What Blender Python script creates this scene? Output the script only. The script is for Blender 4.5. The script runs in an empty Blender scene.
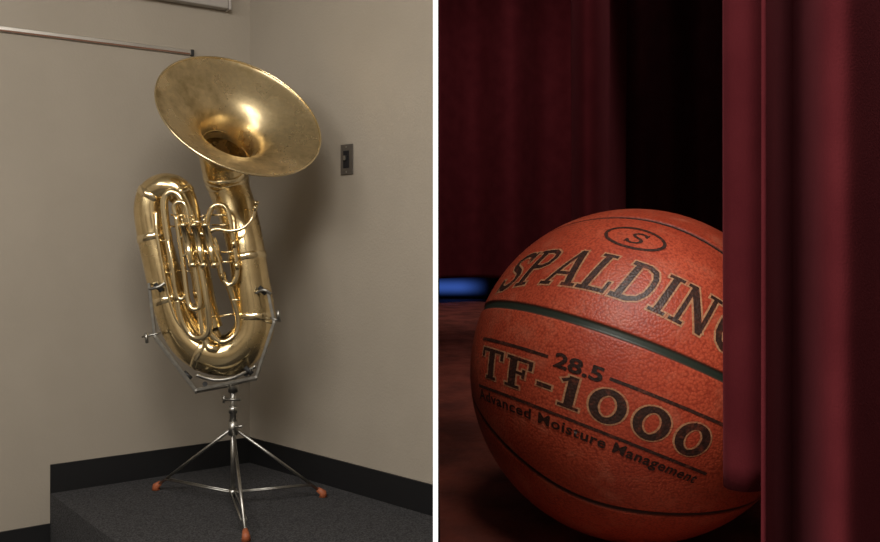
import bpy, bmesh, math, random
import numpy as np
from mathutils import Vector, Matrix
random.seed(4)
F=950.0; H=1.17; Y0=3.40; HZ=240.0
sc=bpy.context.scene
try:
    sc.view_settings.view_transform='Standard'; sc.view_settings.look='None'
except Exception as e: print(e)

def PY(px,py,Y): return Vector(((px-440)/F*Y, Y, H+(HZ-py)/F*Y))
def P(px,py,w=0.0): return PY(px,py,Y0-w)
S=Y0/F

# ---------------- materials
def mat(name,col,rough=.6,metal=0,**k):
    m=bpy.data.materials.new(name); m.use_nodes=True
    b=m.node_tree.nodes['Principled BSDF']
    b.inputs['Base Color'].default_value=(*col,1); b.inputs['Roughness'].default_value=rough
    b.inputs['Metallic'].default_value=metal
    for kk,v in k.items(): b.inputs[kk.replace('_',' ')].default_value=v
    return m
def noisy(m,c1,c2,scale,detail=4,bump=0,bscale=None,dist=.002,rr=None,coord='Object',stretch=None,rough=.5,lo=.35,hi=.65):
    nt=m.node_tree; N=nt.nodes; L=nt.links; b=N['Principled BSDF']
    tc=N.new('ShaderNodeTexCoord'); src=tc.outputs[coord]
    if stretch:
        mp=N.new('ShaderNodeMapping'); mp.inputs['Scale'].default_value=stretch
        L.new(src,mp.inputs[0]); src=mp.outputs[0]
    n=N.new('ShaderNodeTexNoise'); n.inputs['Scale'].default_value=scale; n.inputs['Detail'].default_value=detail; n.inputs['Roughness'].default_value=rough
    L.new(src,n.inputs['Vector'])
    r=N.new('ShaderNodeValToRGB'); r.color_ramp.elements[0].color=(*c1,1); r.color_ramp.elements[1].color=(*c2,1)
    r.color_ramp.elements[0].position=lo; r.color_ramp.elements[1].position=hi
    L.new(n.outputs['Fac'],r.inputs[0]); L.new(r.outputs[0],b.inputs['Base Color'])
    if rr:
        mr=N.new('ShaderNodeMapRange'); mr.inputs['From Min'].default_value=hi; mr.inputs['From Max'].default_value=lo
        mr.inputs['To Min'].default_value=rr[0]; mr.inputs['To Max'].default_value=rr[1]
        L.new(n.outputs['Fac'],mr.inputs['Value']); L.new(mr.outputs[0],b.inputs['Roughness'])
    if bump:
        n2=N.new('ShaderNodeTexNoise'); n2.inputs['Scale'].default_value=bscale or scale; n2.inputs['Detail'].default_value=3
        L.new(src,n2.inputs['Vector'])
        bp=N.new('ShaderNodeBump'); bp.inputs['Strength'].default_value=bump; bp.inputs['Distance'].default_value=dist
        L.new(n2.outputs['Fac'],bp.inputs['Height']); L.new(bp.outputs[0],b.inputs['Normal'])
    return m
M_wall=noisy(mat('wall_paint',(.3,.26,.21),.75),(.330,.288,.234),(.350,.306,.250),3,bump=.35,bscale=110,dist=.002)
M_carpet=noisy(mat('carpet',(.03,.03,.03),.95),(.008,.008,.009),(.060,.058,.062),170,detail=3,bump=1,bscale=160,dist=.008)
M_base=mat('baseboard_vinyl',(.006,.006,.007),.5)
M_ceil=noisy(mat('ceiling_paint',(.6,.6,.57),.9),(.55,.54,.5),(.62,.6,.56),20)
M_floor=noisy(mat('floor_tile',(.1,.09,.08),.6),(.05,.045,.04),(.08,.07,.06),30)
M_brass=noisy(mat('lacquered_brass',(.8,.6,.3),.2,1),(.62,.47,.24),(.86,.69,.40),11,detail=8,rr=(.13,.32),rough=.6)
M_bell=noisy(mat('bell_brass',(.8,.6,.3),.2,1),(.42,.32,.17),(.86,.70,.43),8,detail=10,rr=(.26,.46),rough=.62,lo=.36,hi=.58,bump=.1,bscale=6,dist=.01)
M_valve=mat('polished_brass',(.86,.71,.44),.18,1)
M_steel=noisy(mat('brushed_steel',(.5,.5,.5),.35,1),(.30,.29,.27),(.42,.41,.38),40)
M_pad=mat('black_rubber',(.015,.015,.015),.6)
M_foot=mat('rubber_tip',(.33,.09,.035),.55)
M_alu=mat('aluminium_rail',(.6,.58,.55),.35,.9)
M_plate=mat('switch_plate_metal',(.17,.155,.14),.35,.8)
M_white=mat('glowing_edge_trim',(.9,.9,.9),.5)
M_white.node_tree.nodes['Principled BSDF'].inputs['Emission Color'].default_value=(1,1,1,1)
M_white.node_tree.nodes['Principled BSDF'].inputs['Emission Strength'].default_value=.9  # added glow keeps the partition edge white; it is no lamp
M_case=mat('screen_case',(.36,.33,.30),.5)
M_black=mat('stage_black',(.006,.005,.006),.9)
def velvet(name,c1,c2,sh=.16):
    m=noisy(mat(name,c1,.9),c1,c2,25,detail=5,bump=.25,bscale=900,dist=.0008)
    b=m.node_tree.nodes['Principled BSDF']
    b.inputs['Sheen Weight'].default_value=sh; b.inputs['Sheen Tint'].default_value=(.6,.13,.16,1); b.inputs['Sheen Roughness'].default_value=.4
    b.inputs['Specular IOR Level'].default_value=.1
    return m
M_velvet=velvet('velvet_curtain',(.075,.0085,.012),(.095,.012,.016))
M_velvetk=velvet('shade_velvet_curtain',(.038,.006,.008),(.050,.009,.011),.06)  # darkened copy of the velvet, shade put into the colour
M_stage=noisy(mat('stage_boards',(.2,.05,.03),.35),(.12,.028,.018),(.27,.065,.040),5,detail=6,bump=.6,bscale=11,dist=.008,stretch=(4,2.5,1),rr=(.5,.7))

# ---------------- helpers
def link(o,parent=None):
    sc.collection.objects.link(o)
    if parent: o.parent=parent
    return o
def empty(name):
    e=bpy.data.objects.new(name,None); link(e); e.empty_display_size=.05; return e
def obj(name,verts,faces,m,parent=None,smooth=False):
    me=bpy.data.meshes.new(name); me.from_pydata([tuple(v) for v in verts],[],faces); me.update()
    if smooth: me.polygons.foreach_set('use_smooth',[True]*len(me.polygons))
    ms=m if isinstance(m,list) else [m]
    for x in ms: me.materials.append(x)
    return link(bpy.data.objects.new(name,me),parent)
def recalc(o):
    bm=bmesh.new(); bm.from_mesh(o.data); bmesh.ops.recalc_face_normals(bm,faces=bm.faces); bm.to_mesh(o.data); bm.free()
def prism(name,poly,z0,z1,m,parent=None,bevel=0):
    n=len(poly); v=[(x,y,z0) for x,y in poly]+[(x,y,z1) for x,y in poly]
    f=[tuple(range(n))[::-1],tuple(range(n,2*n))]+[(i,(i+1)%n,n+(i+1)%n,n+i) for i in range(n)]
    o=obj(name,v,f,m,parent); recalc(o)
    if bevel:
        b=o.modifiers.new('bevel','BEVEL'); b.width=bevel; b.segments=2
    return o
def cr(pts,rad,sub):
    n=len(pts); op=[];orr=[]
    for i in range(n-1):
        p0=pts[max(i-1,0)];p1=pts[i];p2=pts[i+1];p3=pts[min(i+2,n-1)]
        for k in range(sub):
            t=k/sub
            op.append(.5*((2*p1)+(p2-p0)*t+(2*p0-5*p1+4*p2-p3)*t*t+(3*p1-p0-3*p2+p3)*t**3))
            orr.append(rad[i]*(1-t)+rad[i+1]*t)
    op.append(pts[-1]);orr.append(rad[-1]); return op,orr
def sweep(verts,faces,pts,rad,seg=18,smooth=True,sub=7,cap=True):
    if not hasattr(rad,'__len__'): rad=[rad]*len(pts)
    if smooth and len(pts)>2: pts,rad=cr(pts,rad,sub)
    n=len(pts); base=len(verts)
    T=[(pts[min(i+1,n-1)]-pts[max(i-1,0)]).normalized() for i in range(n)]
    a=T[0].cross(Vector((0,1,0)))
    if a.length<.1: a=T[0].cross(Vector((1,0,0)))
    a.normalize()
    for i in range(n):
        a=(a-T[i]*a.dot(T[i])).normalized(); b=T[i].cross(a)
        for k in range(seg):
            t=2*math.pi*k/seg; verts.append(pts[i]+(a*math.cos(t)+b*math.sin(t))*rad[i])
    for i in range(n-1):
        for k in range(seg):
            k2=(k+1)%seg
            faces.append((base+i*seg+k,base+i*seg+k2,base+(i+1)*seg+k2,base+(i+1)*seg+k))
    if cap:
        faces.append(tuple(base+k for k in range(seg))[::-1]); faces.append(tuple(base+(n-1)*seg+k for k in range(seg)))
    return pts,rad,T
def shade(o,ang=40):
    me=o.data; me.polygons.foreach_set('use_smooth',[len(p.vertices)<=4 for p in me.polygons])
def tubes(name,specs,m,parent,seg=18):
    v=[];f=[]
    for s in specs:
        sweep(v,f,s[0],s[1],seg=seg,smooth=(s[2] if len(s)>2 else True))
    o=obj(name,v,f,m,parent); recalc(o); shade(o); return o

# ---------------- room shell
C=Vector((-.813,4.065)); dl=Vector((-.794,-.608)); dr=Vector((.7071,-.7071))
nl=Vector((-.608,.794)); nr=Vector((.7071,.7071)) # outward
ZC=2.75; ZP=.22
def wallpoly(p,d,n,t0,t1,o0,o1):
    a=p+d*t0;b=p+d*t1
    return [tuple(a+n*o0),tuple(b+n*o0),tuple(b+n*o1),tuple(a+n*o1)]
prism('wall_left',wallpoly(C,dl,nl,-.03,3.2,0,.12),0,ZC,M_wall)
TR=1.118
prism('wall_right',wallpoly(C,dr,nr,0,TR,0,.02),0,ZC,M_wall)
WL=C+dl*3.2
prism('wall_side',[(WL.x,WL.y+.1),(WL.x-.12,WL.y+.1),(WL.x-.12,-2.2),(WL.x,-2.2)],0,ZC,M_wall)
prism('wall_rear',[(WL.x,-2.2),(2.0,-2.2),(2.0,-2.32),(WL.x,-2.32)],0,ZC,M_wall)
prism('floor',[(-4,-2.4),(2.2,-2.4),(2.2,4.6),(-4,4.6)],-.1,0,M_floor)
prism('ceiling',[(-4,-2.4),(2.2,-2.4),(2.2,4.6),(-4,4.6)],ZC,ZC+.1,M_ceil)
# carpeted platform
tp=.82
A=C+dl*tp; perp=Vector((.608,-.794))
B=A+perp*2.2; D=C+dr*TR
plat=prism('carpeted_platform_floor',[tuple(C),tuple(A),tuple(B),(-.02,1.3),tuple(D)],0,ZP,M_carpet)
bh=.107
prism('baseboard_left',wallpoly(C,dl,-nl,0,tp,0,.008),ZP,ZP+bh,M_base)
prism('baseboard_right',wallpoly(C,dr,-nr,0,TR,0,.008),ZP,ZP+bh,M_base)
prism('baseboard_lower',wallpoly(C,dl,-nl,tp+.002,3.2,0,.008),0,bh,M_base)

# added partition standing for the divider strip; keeps room light off the stage
ux=(435.5-440)/F
ud=Vector((ux,1)).normalized(); un=Vector((ud.y,-ud.x))
ya=.42; p0=Vector((ux*ya,ya)); hw=2.45*ya/F
q=lambda t,o: tuple(p0+ud*t+un*o)
prism('added_partition',[q(.004,-hw),q(.004,hw),q(3.33,hw),q(3.33,-hw)],0,ZC,M_wall)
prism('glowing_partition_edge',[q(0,-hw),q(0,hw),q(.004,hw),q(.004,-hw)],0,ZC,M_white)

# rail on the left wall
def onwall(p,d,px):
    r=(px-440)/F
    t=(r*p.y-p.x)/(d.x-r*d.y); q=p+d*t; return t,q
t,qv=onwall(C,dl,190)
zr=H+(240-53)/F*qv.y
rail=empty('map_rail')
prism('rail_strip',wallpoly(C,dl,-nl,t,3.0,0,.012),zr-.010,zr+.010,M_alu,rail,.002)
prism('rail_groove',wallpoly(C,dl,-nl,t+.005,3.0,.012,.014),zr-.009,zr-.003,mat('rail_cork',(.16,.07,.04),.7),rail)
prism('rail_end_stop',wallpoly(C,dl,-nl,t-.012,t,0,.016),zr-.013,zr+.013,M_pad,rail,.002)
t,qv=onwall(C,dl,224)
zs=H+(240-11)/F*qv.y
scr=empty('projector_screen')
prism('case',wallpoly(C,dl,-nl,t,2.4,.001,.05),zs,zs+.14,M_case,scr,.006)
prism('end_cap',wallpoly(C,dl,-nl,t-.012,t,.001,.052),zs-.003,zs+.145,mat('case_cap',(.36,.33,.30),.5),scr,.004)
# wall switch on right wall
t,qv=onwall(C,dr,347.5)
zc=H+(240-159.5)/F*qv.y
sw=empty('wall_switch')
prism('plate',wallpoly(C,dr,-nr,t-.036,t+.036,0,.006),zc-.058,zc+.058,M_plate,sw,.003)
prism('switch_recess',wallpoly(C,dr,-nr,t-.017,t+.017,.006,.008),zc-.033,zc+.033,M_black,sw,.001)
prism('toggle',wallpoly(C,dr,-nr,t-.006,t+.006,.008,.018),zc-.004,zc+.014,M_steel,sw,.002)
for i,dz in enumerate((-.047,.047)):
    prism('screw_%d'%(i+1),wallpoly(C,dr,-nr,t-.003,t+.003,.006,.0075),zc+dz-.003,zc+dz+.003,M_steel,sw)

# ---------------- TUBA
tuba=empty('tuba')
Crim=P(241,114,.10)
n=Vector((.44,-.60,.63)).normalized()
RB=.295
prof=[(.0,RB),(.003,RB-.001),(.010,RB-.012),(.022,.252),(.036,.215),(.053,.174),(.073,.140),(.098,.116),(.13,.100),(.17,.089),(.20,.084)]
pp=[Vector((a,b,0)) for a,b in prof]; pr,_=cr(pp,[0]*len(pp),6)
e1=n.cross(Vector((0,0,1))).normalized(); e2=n.cross(e1)
v=[];f=[];seg=96
for a in pr:
    for k in range(seg):
        t=2*math.pi*k/seg; v.append(Crim-n*a.x+(e1*math.cos(t)+e2*math.sin(t))*a.y)
for i in range(len(pr)-1):
    for k in range(seg):
        f.append((i*seg+k,i*seg+(k+1)%seg,(i+1)*seg+(k+1)%seg,(i+1)*seg+k))
o=obj('bell_flare',v,f,M_bell,tuba,True)
sm=o.modifiers.new('thick','SOLIDIFY'); sm.thickness=.0016
v=[];f=[]
rp=[Crim+(e1*math.cos(2*math.pi*k/96)+e2*math.sin(2*math.pi*k/96))*RB for k in range(97)]
sweep(v,f,rp,.0038,seg=10,smooth=False,cap=False); obj('bell_rim',v,f,M_valve,tuba,True)
main=[Crim-n*.175,Crim-n*.20,Crim-n*.245+Vector((.016,0,-.012)),P(229,188,-.085),P(236,208,-.05),P(244,240,-.01),P(251,283,0),P(255,315,0),P(250,338,0),P(231,354,0),P(208,352,0),P(187,337,0),P(172,306,0),P(162,268,0),P(153,230,0),P(150,207,0),P(154,193,0),P(166,187,0.01),P(179,191,.01),P(187,208,.01),P(193,235,.01),P(200,270,.005),P(206,300,0),P(214,328,0)]
mr=[.090,.085,.080,.075,.0705,.0665,.067,.070,.0735,.0755,.0745,.071,.066,.062,.058,.056,.053,.050,.046,.042,.038,.036,.034,.032]
v=[];f=[]
ps,rs,Ts=sweep(v,f,main,mr,seg=40,sub=10,cap=False)
o=obj('main_tube',v,f,M_brass,tuba,True); recalc(o)
v=[];f=[]
for idx in (24,27,54,70,102,122,138,158,182,208):
    p=ps[idx];T=Ts[idx];r=rs[idx]
    sweep(v,f,[p-T*.013,p-T*.011,p+T*.011,p+T*.013],[r,r+.003,r+.003,r],seg=40,smooth=False,cap=False)
obj('ferrules',v,f,M_valve,tuba,True)
W=.075
def Q(*a): return [P(x,y,w) for x,y,w in a]
specs=[
 (Q((214,328,0),(220,342,.03),(214,349,W),(206,342,W),(200,310,W),(193,262,W),(187,220,W),(182,200,W),(173,192,W),(165,198,W),(165,215,W),(171,255,W),(178,300,W)),.0138),
 (Q((178,300,W),(182,320,W),(190,334,W),(200,338,W+.01),(209,330,W+.02),(207,305,W+.03),(202,275,W+.03),(199,262,W+.03)),.0125),
 (Q((176,215,W+.03),(174,207,W+.03),(179,202,W+.03),(186,207,W+.03),(191,235,W+.03)),.009),
 (Q((176,215,W+.03),(183,262,W+.03),(188,300,W+.035),(194,309,W+.04),(200,302,W+.04),(194,262,W+.04)),.009),
 (Q((204,240,W),(207,222,W),(212,208,W),(221,205,W),(228,212,W),(233,240,W),(237,270,W),(234,282,W),(227,284,W),(221,274,W),(217,250,W),(213,238,W)),.0095),
 (Q((214,246,W+.02),(219,262,W+.02),(222,274,W+.02)),.007),
 (Q((156,212,.05),(157,232,.06),(162,262,.06),(168,292,.06),(176,318,.06),(186,331,.06)),.008),
 (Q((168,240,W+.02),(172,262,W+.03),(176,292,W+.03),(181,299,W+.03),(186,292,W+.03),(182,262,W+.03)),.0075),
 (Q((207,330,W),(221,342,W-.01),(236,334,W-.02),(238,318,W-.02),(232,296,W-.01),(228,284,W)),.011),
 (Q((255,209,.10),(252,219,.10),(243,228,.11),(230,231,.12),(218,229,.12),(210,232,.12),(206,240,.11)),[.0055,.006,.0065,.007,.0075,.008,.008]),
 (Q((180,238,W+.03),(196,233,W+.04),(212,238,W+.03)),.008),
 (Q((183,256,W+.03),(199,251,W+.04),(214,254,W+.03)),.008),
 (Q((181,226,W),(196,222,W+.02),(207,225,W)),.007),
]
tubes('valve_tubing',specs,M_valve,tuba)
vs=[]
for i,x in enumerate((187,198,209)):
    top=P(x-4,224,W+.055); bot=P(x+6,266,W+.055); ax=(bot-top).normalized()
    vs.append(([top-ax*.004,top,top+ax*.01,top+ax*.0101,bot-ax*.012,bot-ax*.0119,bot,bot+ax*.006],[.010,.0150,.0150,.0128,.0128,.0150,.0150,.009],False))
    vs.append(([top,top-ax*.026],.003,False))
    vs.append(([top-ax*.026,top-ax*.031],[.010,.009],False))
tubes('piston_valves',vs,M_valve,tuba,24)
tubes('mouthpiece_receiver',[([P(255,211,.10),P(256,205,.10)],[.0075,.008],False),([P(256,205,.10),P(257,201,.10)],[.008,.011],False)],M_valve,tuba)
br=[]
def B_(a,b,r=.0035): br.append((Q(a,b),r,False))
B_((160,225,.03),(190,228,W));B_((166,270,.03),(200,272,W));B_((212,225,.04),(236,225,.03));B_((216,262,W),(245,262,.02))
B_((175,305,.03),(212,312,.02));B_((206,318,.03),(246,312,.02));B_((160,235,W),(160,235,.03));B_((221,252,W),(236,252,W));B_((212,215,W),(228,215,W));B_((171,215,W),(187,215,W));B_((186,305,W),(206,303,W));B_((244,208,.0),(255,213,.10),.0035)
B_((158,240,.06),(170,242,W));B_((164,272,.06),(176,274,W));B_((172,303,.06),(186,303,W));B_((232,300,W),(250,300,.03));B_((184,330,.04),(184,330,W))
tubes('braces',br,M_valve,tuba,10)
sb=[]
for (x,y,w,r) in ((172,262,W,.0158),(177,292,W,.0158),(190,240,W,.0158),(197,290,W,.0158),(233,240,W,.0115),(236,262,W,.0115),(218,255,W,.0115),(222,272,W,.0115)):
    a=P(x,y,w); b=P(x+1.6,y+8,w); sb.append(([a,b],r,False))
tubes('slide_bands',sb,M_brass,tuba,20)

# ---------------- instrument stand
st=empty('instrument_stand')
def flat(name,pts,wd,th,m):
    v=[];f=[]
    for a,b in zip(pts[:-1],pts[1:]):
        d=(b-a).normalized(); up=Vector((0,1,0)); s=d.cross(up).normalized()
        bs=len(v)
        for p in (a-d*wd*.3,b+d*wd*.3):
            for i,j in ((-1,-1),(1,-1),(1,1),(-1,1)): v.append(p+s*wd*.5*i+up*th*.5*j)
        f+= [(bs,bs+1,bs+2,bs+3)[::-1],(bs+4,bs+5,bs+6,bs+7)]+[(bs+i,bs+(i+1)%4,bs+4+(i+1)%4,bs+4+i) for i in range(4)]
    o=obj(name,v,f,m,st); recalc(o)
    b=o.modifiers.new('b','BEVEL'); b.width=.0012
    return o
fp=[(149,284),(155,336),(196,390),(256,377),(274,322),(268,292)]
flat('cradle_front',[P(x,y,.095) for x,y in fp],.011,.006,M_steel)
flat('cradle_rear',[P(x,y+2,-.095) for x,y in fp],.011,.006,M_steel)
cs=[]
for x,y in fp[1:5]: cs.append(([P(x,y,.10),P(x,y+2,-.10)],.0045,False))
cs.append(([P(196,390,.095),P(228,386,0),P(256,377,-.095)],.005,False)); cs.append(([P(196,392,-.095),P(228,386,0),P(256,377,.095)],.005,False))
cs.append(([P(149,284,.095),P(149,286,-.095)],.004,False)); cs.append(([P(268,292,.095),P(268,294,-.095)],.004,False))
cs.append(([P(149,289,.095),P(158,287,.1),P(165,283,.09)],.0055)); cs.append(([P(271,294,.095),P(264,290,.1),P(256,293,.09)],.0055))
cs.append(([P(142,337,.095),P(160,333,.095)],.004,False)); cs.append(([P(270,318,.095),P(281,321,.095)],.004,False))
cs.append(([P(196,375,.095),P(215,380,.08),P(235,377,.08),P(256,366,.09)],.006))
for x,y in ((146,338),(278,315)):
    cs.append(([P(x,y-5,.1),P(x+1,y+5,.1)],[.006,.006],False))
tubes('cradle_rods',cs,M_steel,st,10)
pd=[]
for x,y in ((158,288),(262,291),(187,376),(248,371)): pd.append(([P(x-3,y-4,.088),P(x+4,y+3,.088)],.0085,False))
for x,y in ((205,384),(246,374)): pd.append(([P(x,y,.075),P(x,y,-.07)],.009,False))
tubes('rubber_pads',pd,M_pad,st,12)
hp=H-ZP
def onplat(px,py): 
    Y=hp*F/(py-240); return PY(px,py,Y)
feet=[onplat(156,490),onplat(323,497),onplat(246,541)]
PX=Vector((P(233,400).x,Y0,0))
def PP(z): return Vector((PX.x,Y0,z))
zt=P(229,385).z; zhub=P(233,428).z; zb=P(235,492).z
tb=[([PP(zt+.01),PP(zhub)],.0115,False),([PP(zhub+.03),PP(zb-.02)],.0085,False),
 ([PP(zhub+.025),PP(zhub-.025)],.0165,False),([PP(zb+.010),PP(zb-.010)],.015,False),
 ([PP(zt+.02),PP(zt-.025)],.018,False),([PP(zt-.05)+Vector((-.03,-.01,0)),PP(zt-.05)+Vector((.03,-.01,0))],.005,False),
 ([PP(zt-.075),PP(zt-.10)],.0155,False)]
tips=[]
for ft in feet:
    top=PP(zhub-.01)
    d=(ft-top).normalized(); end=ft+Vector((0,0,.014))
    hd=Vector((d.x,d.y,0)).normalized()
    off=Vector((-hd.y,hd.x,0))*.008
    tb.append(([top+hd*.016,end-d*.01],.0056,False))
    mid=top.lerp(end,.86)
    tb.append(([PP(zb)+off+hd*.012,mid+off],.0030,False)); tb.append(([PP(zb)-off+hd*.012,mid-off],.0030,False))
    tips.append(([end-d*.026,Vector((end.x,end.y,ZP+.016)),Vector((end.x,end.y,ZP+.001))],[.009,.013,.0155],False))
tb.append(([PP(zhub+.005)+Vector((.012,-.015,0)),PP(zhub+.012)+Vector((.04,-.025,0))],.0045,False))
tb.append(([PP(zt-.05)+Vector((-.03,-.01,-.012)),PP(zt-.05)+Vector((-.03,-.01,.014))],.005,False))
tubes('tripod',tb,M_steel,st,16)
tubes('rubber_tips',tips,M_foot,st,20)

# ---------------- STAGE side
ZS=H-.2095
def pr_x(y): return ux*y+hw+.002
prism('stage_floor',[(pr_x(.55),.55),(1.8,.55),(1.8,3.75),(pr_x(3.75),3.75)],ZS-.06,ZS,M_stage)
prism('stage_base',[(.03,.58),(1.75,.58),(1.75,3.7),(.03,3.7)],0,ZS-.06,M_black)
prism('wall_stage_side',[(1.8,-2.2),(1.92,-2.2),(1.92,3.9),(1.8,3.9)],0,ZC,M_black)
prism('wall_stage_back',[(-.01,3.75),(1.92,3.75),(1.92,3.87),(-.01,3.87)],0,ZC,M_black)
def curtain(name,path,z0,z1,m,sub=10,amp=.0,seed=0,nz=24,thick=.002,hemr=0):
    pts,_=cr([Vector((x,y,0)) for x,y in path],[0]*len(path),sub)
    rnd=random.Random(seed); ph=rnd.random()*6
    v=[];f=[];L=len(pts)
    for j in range(nz+1):
        z=z0+(z1-z0)*(j/nz)**1.5
        for i,p in enumerate(pts):
            h=0
            if j==0 and hemr: h=hemr*max(0,1-i/14)**2
            k=amp*math.sin(ph+z*5+i*.15)
            v.append((p.x+k,p.y+k*.6,z+h))
    for j in range(nz):
        for i in range(L-1): f.append((j*L+i,j*L+i+1,(j+1)*L+i+1,(j+1)*L+i))
    o=obj(name,v,f,m,None,True)
    s=o.modifiers.new('t','SOLIDIFY'); s.thickness=thick; s.offset=0
    return o
def X(px,Y): return (px-440)/F*Y
path=[]
x=-.003;i=0
while x<1.75:
    path.append((x,3.12+(.05 if i%2 else -.05)+random.uniform(-.01,.01))); x+=random.uniform(.11,.16); i+=1
curtain('stage_curtain',path,ZS+.085,2.7,M_velvet,seed=1,amp=.0)
path=[(X(592,1.40),1.40),(X(574,1.33),1.33),(X(573,1.27),1.27),(X(586,1.23),1.23),(X(600,1.25),1.25),(X(608,1.33),1.33),(X(609,1.45),1.45),(X(616,1.58),1.58),(X(626,1.70),1.70)]
curtain('stage_curtain',path,ZS+.004,2.7,M_velvet,seed=2,amp=.001)
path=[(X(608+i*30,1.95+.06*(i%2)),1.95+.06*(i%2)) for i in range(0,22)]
curtain('shade_stage_curtain',path,ZS+.004,2.7,M_velvetk,seed=5,amp=.001)  # added dark sheet standing in for the unlit gap between curtains
path=[(X(739,.560),.560),(X(728,.556),.556),(X(725,.548),.548),(X(732,.539),.539),(X(748,.534),.534),(X(762,.538),.538),(X(774,.548),.548)]
curtain('stage_curtain',path,H-(489-240)/F*.54,2.7,M_velvet,seed=3,amp=.0004,hemr=.022)
path=[(X(763,.422),.422),(X(771,.455),.455),(X(781,.515),.515),(X(791,.55),.55),(X(799,.53),.53),(X(808,.475),.475),(X(825,.437),.437),(X(850,.428),.428),(X(872,.45),.45),(X(890,.50),.50),(X(920,.48),.48),(X(960,.45),.45),(X(1000,.44),.44)]
curtain('stage_curtain',path,ZS-.25,2.7,M_velvet,seed=4,amp=.0004)
# LED strip
M_blue=mat('blue_led',(.01,.03,.1),.5); bb=M_blue.node_tree.nodes['Principled BSDF']; bb.inputs['Emission Color'].default_value=(.06,.15,.62,1)
nt=M_blue.node_tree; tc=nt.nodes.new('ShaderNodeTexCoord'); sp=nt.nodes.new('ShaderNodeSeparateXYZ'); nt.links.new(tc.outputs['Generated'],sp.inputs[0])
r1=nt.nodes.new('ShaderNodeValToRGB'); r1.color_ramp.interpolation='EASE'
r1.color_ramp.elements[0].position=.05; r1.color_ramp.elements[0].color=(0,0,0,1); r1.color_ramp.elements[1].position=.9; r1.color_ramp.elements[1].color=(0,0,0,1)
ee=r1.color_ramp.elements.new(.45); ee.color=(1,1,1,1)
nt.links.new(sp.outputs[2],r1.inputs[0])
r2=nt.nodes.new('ShaderNodeValToRGB'); r2.color_ramp.interpolation='EASE'; r2.color_ramp.elements[0].position=.3; r2.color_ramp.elements[0].color=(1,1,1,1); r2.color_ramp.elements[1].position=.9; r2.color_ramp.elements[1].color=(0,0,0,1)
nt.links.new(sp.outputs[0],r2.inputs[0])
mm=nt.nodes.new('ShaderNodeMath'); mm.operation='MULTIPLY'; nt.links.new(r1.outputs[0],mm.inputs[0]); nt.links.new(r2.outputs[0],mm.inputs[1])
m3=nt.nodes.new('ShaderNodeMath'); m3.operation='MULTIPLY'; m3.inputs[1].default_value=.5; nt.links.new(mm.outputs[0],m3.inputs[0]); nt.links.new(m3.outputs[0],bb.inputs['Emission Strength'])
led=empty('led_strip_light')
prism('diffuser',[(-.002,3.40),(.20,3.40),(.20,3.43),(-.002,3.43)],ZS+.001,ZS+.09,M_blue,led)
prism('housing',[(-.002,3.43),(.21,3.43),(.21,3.46),(-.002,3.46)],ZS,ZS+.095,M_black,led,.003)

# ---------------- BASKETBALL
R=.1155
yb=.670
Cb=PY(634,373,yb); Cb.z=ZS+R+.0005
vdir=(Vector((0,0,H))-Cb).normalized()
rt=Vector((-vdir.y,vdir.x,0)).normalized(); up=vdir.cross(rt).normalized()
if up.z<0: up=-up
if rt.x<0: rt=-rt
a=math.radians(20.3); tl=math.radians(9)
E1=rt*math.cos(a)-up*math.sin(a); U=rt*math.sin(a)+up*math.cos(a)
E2=U*math.cos(tl)-vdir*math.sin(tl); E3=vdir*math.cos(tl)+U*math.sin(tl)
ball=empty('basketball'); ball.location=Cb
NL,NA=900,450
lon=np.linspace(-np.pi,np.pi,NL,endpoint=False); lat=np.linspace(-np.pi/2,np.pi/2,NA+1)[1:-1]
LO,LA=np.meshgrid(lon,lat)
d2=np.degrees
def seamd():
    g=[]
    g.append((np.abs(LA)*R,.0026))
    def curve(fn):
        dl_=np.radians(fn(d2(LO)))
        eps=.01; sl=(np.radians(fn(d2(LO+eps)))-dl_)/eps/np.maximum(np.cos(LA),.2)
        return np.abs(LA-dl_)*R/np.sqrt(1+sl**2)
    g.append((curve(lambda l:49-34*(1-np.cos(np.radians(l+12)))),.0019))
    g.append((curve(lambda l:-56+33.5*(1-np.cos(np.radians(l+5)))),.0019))
    g.append((np.abs(np.sin(LO-np.radians(85)))*np.cos(LA)*R,.0019))
    m=np.zeros_like(LA); mg=None
    for k,(d,w) in enumerate(g):
        t=1-np.clip((d-w+.0006)/.0012,0,1); m=np.maximum(m,t)
        if k==0: mg=t
    return m,mg
sm_,sg_=seamd()
rad=R-.0011*sm_
x=rad*np.cos(LA)*np.sin(LO); y=rad*np.sin(LA); z=rad*np.cos(LA)*np.cos(LO)
B3=np.array([E1,E2,E3])
co=np.stack([x.ravel(),y.ravel(),z.ravel()],1)@B3
nr_=NA-1
idx=np.arange(nr_*NL).reshape(nr_,NL)
q_=np.stack([idx[:-1],np.roll(idx[:-1],-1,1),np.roll(idx[1:],-1,1),idx[1:]],-1).reshape(-1,4)
co=np.vstack([co,np.array([[0,-R,0],[0,R,0]])@B3]); nv=len(co)
t1=np.stack([np.roll(idx[0],-1),idx[0],np.full(NL,nv-2)],-1); t2=np.stack([idx[-1],np.roll(idx[-1],-1),np.full(NL,nv-1)],-1)
me=bpy.data.meshes.new('ball_shell')
me.vertices.add(nv); me.vertices.foreach_set('co',co.ravel())
lv=np.concatenate([q_.ravel(),t1.ravel(),t2.ravel()]).astype(np.int32)
nf=len(q_)+2*NL; ls=np.concatenate([np.arange(len(q_))*4,len(q_)*4+np.arange(2*NL)*3]).astype(np.int32)
me.loops.add(len(lv)); me.loops.foreach_set('vertex_index',lv); me.polygons.add(nf); me.polygons.foreach_set('loop_start',ls)
me.update(calc_edges=True); me.validate()
me.polygons.foreach_set('use_smooth',[True]*len(me.polygons))
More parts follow.
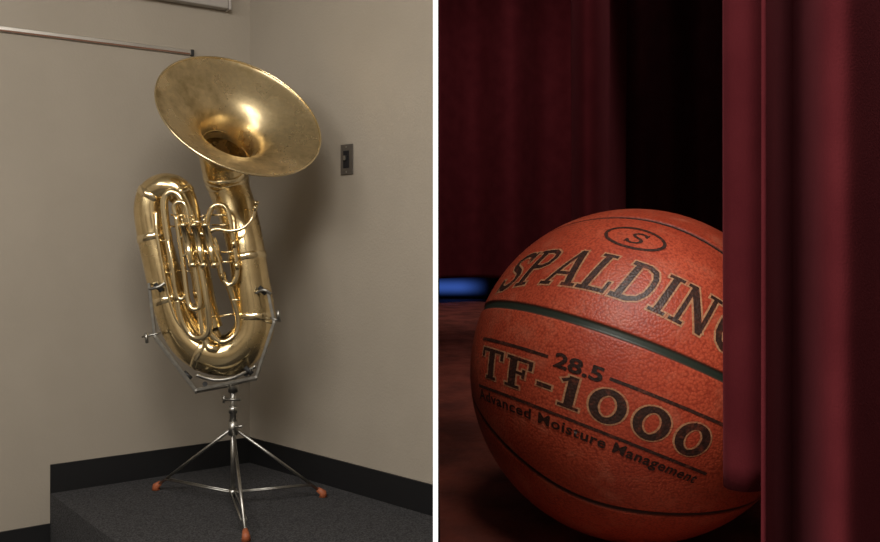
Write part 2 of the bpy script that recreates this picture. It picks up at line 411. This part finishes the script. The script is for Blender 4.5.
at=me.attributes.new('seam','FLOAT','POINT'); at.data.foreach_set('value',np.concatenate([sm_.ravel(),[0,0]]).astype(np.float32))
at=me.attributes.new('seam_green','FLOAT','POINT'); at.data.foreach_set('value',np.concatenate([sg_.ravel(),[0,0]]).astype(np.float32))
def leather(name,c1,c2,c3,seams=True,wear=None):
    m=bpy.data.materials.new(name); m.use_nodes=True; nt=m.node_tree;N=nt.nodes;L=nt.links;b=N['Principled BSDF']
    tc=N.new('ShaderNodeTexCoord')
    vo=N.new('ShaderNodeTexVoronoi'); vo.inputs['Scale'].default_value=600; vo.feature='F1'; L.new(tc.outputs['Object'],vo.inputs['Vector'])
    no=N.new('ShaderNodeTexNoise'); no.inputs['Scale'].default_value=18; no.inputs['Detail'].default_value=7; no.inputs['Roughness'].default_value=.55; L.new(tc.outputs['Object'],no.inputs['Vector'])
    r=N.new('ShaderNodeValToRGB'); r.color_ramp.elements[0].color=(*c1,1); r.color_ramp.elements[1].color=(*c2,1); r.color_ramp.elements[0].position=.35;r.color_ramp.elements[1].position=.65
    L.new(no.outputs['Fac'],r.inputs[0])
    mr=N.new('ShaderNodeMapRange'); mr.inputs['From Min'].default_value=.4; mr.inputs['From Max'].default_value=.85; mr.inputs['To Max'].default_value=.8; L.new(vo.outputs['Distance'],mr.inputs['Value'])
    mx=N.new('ShaderNodeMix'); mx.data_type='RGBA'; L.new(mr.outputs[0],mx.inputs[0]); L.new(r.outputs[0],mx.inputs[6]); mx.inputs[7].default_value=(*c3,1)
    col=mx.outputs[2]
    if wear:
        wn=N.new('ShaderNodeTexNoise'); wn.inputs['Scale'].default_value=wear[2]; wn.inputs['Detail'].default_value=6; wn.inputs['Roughness'].default_value=.65; L.new(tc.outputs['Object'],wn.inputs['Vector'])
        wr=N.new('ShaderNodeMapRange'); wr.inputs['From Min'].default_value=.52; wr.inputs['From Max'].default_value=.70; wr.inputs['To Max'].default_value=wear[1]; L.new(wn.outputs['Fac'],wr.inputs['Value'])
        wm=N.new('ShaderNodeMix'); wm.data_type='RGBA'; L.new(wr.outputs[0],wm.inputs[0]); L.new(col,wm.inputs[6]); wm.inputs[7].default_value=(*wear[0],1); col=wm.outputs[2]
    if seams:
        s=N.new('ShaderNodeAttribute'); s.attribute_name='seam'; g=N.new('ShaderNodeAttribute'); g.attribute_name='seam_green'
        m1=N.new('ShaderNodeMix'); m1.data_type='RGBA'; L.new(s.outputs['Fac'],m1.inputs[0]); L.new(col,m1.inputs[6]); m1.inputs[7].default_value=(.016,.013,.011,1)
        m2=N.new('ShaderNodeMix'); m2.data_type='RGBA'; L.new(g.outputs['Fac'],m2.inputs[0]); L.new(m1.outputs[2],m2.inputs[6]); m2.inputs[7].default_value=(.026,.036,.026,1)
        col=m2.outputs[2]
    L.new(col,b.inputs['Base Color'])
    b.inputs['Roughness'].default_value=.45; b.inputs['Specular IOR Level'].default_value=.45
    inv=N.new('ShaderNodeMath'); inv.operation='SUBTRACT'; inv.inputs[0].default_value=1; L.new(vo.outputs['Distance'],inv.inputs[1])
    h=inv.outputs[0]
    if seams:
        k=N.new('ShaderNodeMath'); k.operation='SUBTRACT'; k.inputs[0].default_value=1; L.new(s.outputs['Fac'],k.inputs[1])
        k2=N.new('ShaderNodeMath'); k2.operation='MULTIPLY'; L.new(h,k2.inputs[0]); L.new(k.outputs[0],k2.inputs[1]); h=k2.outputs[0]
    bp=N.new('ShaderNodeBump'); bp.inputs['Strength'].default_value=.36; bp.inputs['Distance'].default_value=.0006
    L.new(h,bp.inputs['Height']); L.new(bp.outputs[0],b.inputs['Normal'])
    return m
M_ball=leather('pebbled_orange_leather',(.44,.058,.026),(.60,.098,.044),(.30,.036,.017),wear=((.64,.20,.115),.4,45))
M_ink=leather('dark_print',(.040,.018,.014),(.065,.028,.020),(.028,.012,.009),False,wear=((.34,.075,.040),.4,190))
M_tan=leather('tan_print_outline',(.50,.24,.12),(.58,.30,.16),(.4,.16,.08),False,wear=((.46,.09,.045),.8,190))
M_ink2=leather('dark_small_print',(.03,.012,.009),(.05,.02,.014),(.02,.009,.007),False)
me.materials.append(M_ball)
bs=bpy.data.objects.new('ball_shell',me); link(bs,ball)
def sph(lo,la,off):
    lo=math.radians(lo);la=math.radians(la)
    return (E1*math.cos(la)*math.sin(lo)+E2*math.sin(la)+E3*math.cos(la)*math.cos(lo))*(R+off)
def arc(cx,cy,rx,ry,a0,a1,n=14):
    return [(cx+rx*math.cos(math.radians(a0+(a1-a0)*i/n)),cy+ry*math.sin(math.radians(a0+(a1-a0)*i/n))) for i in range(n+1)]
sw_=.072; se=.038
G={
'S':(.66,[([(.57,.76),(.54,.86),(.45,.93),(.33,.95),(.19,.92),(.11,.83),(.11,.72),(.2,.61),(.34,.53),(.48,.45),(.57,.34),(.57,.2),(.48,.09),(.33,.045),(.2,.07),(.11,.15),(.08,.27)],.064),([(.6,.98),(.6,.68)],se*.8),([(.05,.02),(.05,.32)],se*.8)]),
'P':(.68,[([(.16,0),(.16,1)],sw_),([(.16,.95),(.4,.95),(.54,.88),(.58,.73),(.54,.57),(.4,.49),(.16,.49)],.052),([(0,.04),(.34,.04)],se),([(0,.96),(.3,.96)],se)]),
'A':(.80,[([(.12,.02),(.40,.98)],.042),([(.40,.98),(.67,.02)],.072),([(.2,.32),(.6,.32)],.038),([(0,.04),(.26,.04)],se),([(.52,.04),(.82,.04)],se)]),
'L':(.64,[([(.16,0),(.16,1)],sw_),([(0,.96),(.34,.96)],se),([(0,.045),(.6,.045)],.044),([(.58,0),(.58,.3)],.035)]),
'D':(.74,[([(.16,0),(.16,1)],sw_),([(0,.95),(.36,.95),(.54,.87),(.63,.7),(.65,.5),(.63,.3),(.54,.13),(.36,.05),(0,.05)],.056)]),
'I':(.36,[([(.17,0),(.17,1)],sw_),([(0,.96),(.34,.96)],se),([(0,.04),(.34,.04)],se)]),
'N':(.80,[([(.14,0),(.14,1)],.045),([(.14,.96),(.64,.04)],.072),([(.64,0),(.64,1)],.045),([(0,.04),(.28,.04)],se),([(0,.96),(.2,.96)],se),([(.5,.96),(.78,.96)],se)]),
'G':(.74,[([(.6,.76),(.54,.88),(.42,.95),(.3,.93),(.17,.83),(.1,.66),(.09,.5),(.1,.32),(.18,.15),(.31,.06),(.45,.06),(.58,.14),(.6,.2)],.064),([(.6,.02),(.6,.42)],.06),([(.42,.42),(.74,.42)],se),([(.62,.98),(.62,.68)],se)]),
'T':(.82,[([(.4,0),(.4,1)],.10),([(.02,.95),(.78,.95)],.05),([(.22,.045),(.58,.045)],.045),([(.05,1),(.05,.7)],.045),([(.75,1),(.75,.7)],.045)]),
'F':(.74,[([(.2,0),(.2,1)],.10),([(0,.95),(.68,.95)],.05),([(.2,.52),(.5,.52)],.045),([(0,.045),(.42,.045)],.045),([(.65,1),(.65,.7)],.045),([(.5,.66),(.5,.38)],.04)]),
'-':(.42,[([(.02,.42),(.36,.42)],.065)]),
'1':(.56,[([(.27,0),(.27,1)],.10),([(.04,.8),(.27,.95)],.045),([(.04,.045),(.5,.045)],.045)]),
'0':(.82,[(arc(.38,.5,.28,.445,90,450,28),.095)]),
}
def band(pts,hw,maxl=.09):
    q=[Vector(pts[0])]
    for a_,b_ in zip(pts[:-1],pts[1:]):
        a_=Vector(a_);b_=Vector(b_);k=max(1,int((b_-a_).length/maxl+.99))
        for i in range(1,k+1): q.append(a_.lerp(b_,i/k))
    out=[];m=len(q);cl=(q[0]-q[-1]).length<1e-5
    for i in range(m):
        if cl: t=(q[(i+1)%(m-1)]-q[(i-1)%(m-1)]) if i not in(0,m-1) else q[1]-q[m-2]
        else: t=q[min(i+1,m-1)]-q[max(i-1,0)]
        t.normalize(); nn=Vector((-t.y,t.x)); out.append((q[i]+nn*hw,q[i]-nn*hw))
    return out
def layout(text,gap=.08):
    x=0;res=[]
    for ch in text:
        w_,stx=G[ch]
        for pts,hw in stx: res.append(([(x+px_,py_) for px_,py_ in pts],hw))
        x+=w_+gap
    return res,x-gap
def ease(u,c): return u+c*u*(1-u)
def put(name,strokes,width,lo0,lo1,latf,hdeg,m,off,grow=0,slant=0,c=0):
    v=[];f=[]
    for k_,(pts,hw) in enumerate(strokes):
        bd=band(pts,hw+grow); b0=len(v)
        if grow:
            t=(bd[0][0]+bd[0][1])/2-(bd[1][0]+bd[1][1])/2; t.normalize(); bd[0]=(bd[0][0]+t*grow,bd[0][1]+t*grow)
            t=(bd[-1][0]+bd[-1][1])/2-(bd[-2][0]+bd[-2][1])/2; t.normalize(); bd[-1]=(bd[-1][0]+t*grow,bd[-1][1]+t*grow)
        for a_,b_ in bd:
            for p_ in (a_,b_):
                lo=lo0+(lo1-lo0)*ease((p_.x+slant*p_.y)/width,c)
                v.append(sph(lo,latf(lo)+p_.y*hdeg,off+k_*1e-6))
        for i in range(len(bd)-1): f.append((b0+2*i,b0+2*i+1,b0+2*i+3,b0+2*i+2))
    return obj(name,v,f,m,ball,True)
rd=math.radians
l1=lambda lo:10.6-18*(1-math.cos(rd(lo+14)))
s_,w_=layout('SPALDING',.07)
for nm_,m_,o_,g_ in (('brand_outline',M_tan,.00016,.04),('brand_letters',M_ink,.00034,0)):
    put(nm_,s_,w_,-65,28,l1,14.6,m_,o_,grow=g_,slant=.22,c=.04)
l2=lambda lo:-26.0+5*(1-math.cos(rd(lo+12)))
s_,w_=layout('TF-1000',.09)
for nm_,m_,o_,g_ in (('number_outline',M_tan,.00016,.045),('number_letters',M_ink,.00034,0)):
    put(nm_,s_,w_,-60,31,l2,9.6,m_,o_,grow=g_,c=.10)
def rule(name,a0,a1,latf,hw):
    v=[];f=[];k=40
    for i in range(k+1):
        lo=a0+(a1-a0)*i/k; v+= [sph(lo,latf(lo)+hw,.0003),sph(lo,latf(lo)-hw,.0003)]
    for i in range(k): f.append((2*i,2*i+1,2*i+3,2*i+2))
    obj(name,v,f,M_ink,ball,True)
l3=lambda lo:-13.2+3*(1-math.cos(rd(lo+12)))
rule('rule_1',-62,-27,l3,.5); rule('rule_2',-6,35,l3,.5)
l4=lambda lo:-29.2+4*(1-math.cos(rd(lo+12)))
rule('rule_3',-63,36,l4,.5)
def smalltext(name,txt,lo0,lo1,latf,hdeg,off=.012,c=0,sp=1.0):
    cu=bpy.data.curves.new(name,'FONT'); cu.body=txt; cu.size=1; cu.offset=off; cu.resolution_u=3; cu.space_character=sp
    to=bpy.data.objects.new(name+'_tmp',cu); sc.collection.objects.link(to)
    dg=bpy.context.evaluated_depsgraph_get(); dg.update()
    m_=bpy.data.meshes.new_from_object(to.evaluated_get(dg)); bpy.data.objects.remove(to)
    bm=bmesh.new(); bm.from_mesh(m_)
    bmesh.ops.triangulate(bm,faces=bm.faces[:])
    xs=[v_.co.x for v_ in bm.verts]; x0,x1=min(xs),max(xs); 
    k=int((x1-x0)/.12)
    for i in range(1,k): 
        bmesh.ops.bisect_plane(bm,geom=bm.verts[:]+bm.edges[:]+bm.faces[:],plane_co=(x0+(x1-x0)*i/k,0,0),plane_no=(1,0,0))
    for v_ in bm.verts:
        lo=lo0+(lo1-lo0)*ease((v_.co.x-x0)/(x1-x0),c); v_.co=sph(lo,latf(lo)+v_.co.y*hdeg,.0005)
    bm.to_mesh(m_); bm.free(); m_.materials.clear(); m_.materials.append(M_ink2)
    link(bpy.data.objects.new(name,m_),ball)
smalltext('size_text','28.5',-24.5,-8,lambda lo:-15.2+3*(1-math.cos(rd(lo+12))),6.0,.03)
smalltext('tagline_text','Advanced Moisture Management',-63,34,lambda lo:-33.8+5*(1-math.cos(rd(lo+12))),4.7,.022,c=.22,sp=1.08)
def ring(name,rx,ry,hw,m,off):
    v=[];f=[];k=64
    for i in range(k):
        t=2*math.pi*i/k
        for s in (1,-1): v.append(sph(-18+(rx+s*hw*1.3)*math.cos(t),35.3+(ry+s*hw)*math.sin(t),off))
    for i in range(k):
        j=(i+1)%k; f.append((2*i,2*i+1,2*j+1,2*j))
    obj(name,v,f,m,ball,True)
ring('emblem_ring',12,5.2,.55,M_ink,.0003)
s_,w_=layout('S')
put('emblem_letter',s_,w_,-21.5,-14.5,lambda lo:32.3,6,M_ink,.0003,slant=.2)

# ---------------- lights
def area(name,loc,tgt,size,power,col,sy=None):
    l=bpy.data.lights.new(name,'AREA'); l.energy=power; l.color=col; l.size=size
    if sy: l.shape='RECTANGLE'; l.size_y=sy
    o=bpy.data.objects.new(name,l); o.location=loc
    o.rotation_euler=(Vector(tgt)-Vector(loc)).to_track_quat('-Z','Y').to_euler(); link(o); return o
area('ceiling_light_a',(-.40,1.45,2.68),(-1.0,3.4,.9),.75,42,(1,.955,.885))
area('ceiling_light_b',(-2.0,1.0,2.68),(-.5,3.4,1.0),1.1,32,(1,.955,.885))
area('ceiling_light_c',(-1.3,-.6,2.70),(-1.3,-.6,0),1.8,95,(1,.955,.885),1.0)
def spot(name,loc,tgt,e,ang,col,rad=.08,blend=.9):
    l=bpy.data.lights.new(name,'SPOT'); l.energy=e; l.spot_size=rd(ang); l.spot_blend=blend; l.shadow_soft_size=rad; l.color=col
    o=bpy.data.objects.new(name,l); o.location=loc
    o.rotation_euler=(Vector(tgt)-Vector(loc)).to_track_quat('-Z','Y').to_euler(); link(o)
spot('stage_spot_a',(.05,.22,1.70),(.135,.69,1.08),9.5,50,(1,.93,.86),.12)
spot('fill_spot_fold',(.12,.62,2.3),(.20,1.3,1.25),26,36,(1,.85,.8))  # added fill, no fixture known: brightens the middle curtain fold
spot('fill_spot_back',(.15,1.9,2.5),(.25,3.0,1.2),38,75,(1,.85,.8),.2)  # added unseen lamp that lifts the back curtain
w=bpy.data.worlds.new('World'); sc.world=w; w.use_nodes=True
w.node_tree.nodes['Background'].inputs[0].default_value=(.02,.018,.016,1); w.node_tree.nodes['Background'].inputs[1].default_value=.5

# ---------------- camera
cam=bpy.data.cameras.new('Camera'); co_=bpy.data.objects.new('Camera',cam); link(co_)
co_.location=(0,0,H); co_.rotation_euler=(math.pi/2,0,0)
cam.sensor_width=36; cam.lens=F/880*36; cam.shift_y=-(271-HZ)/880; cam.clip_start=.02
sc.camera=co_
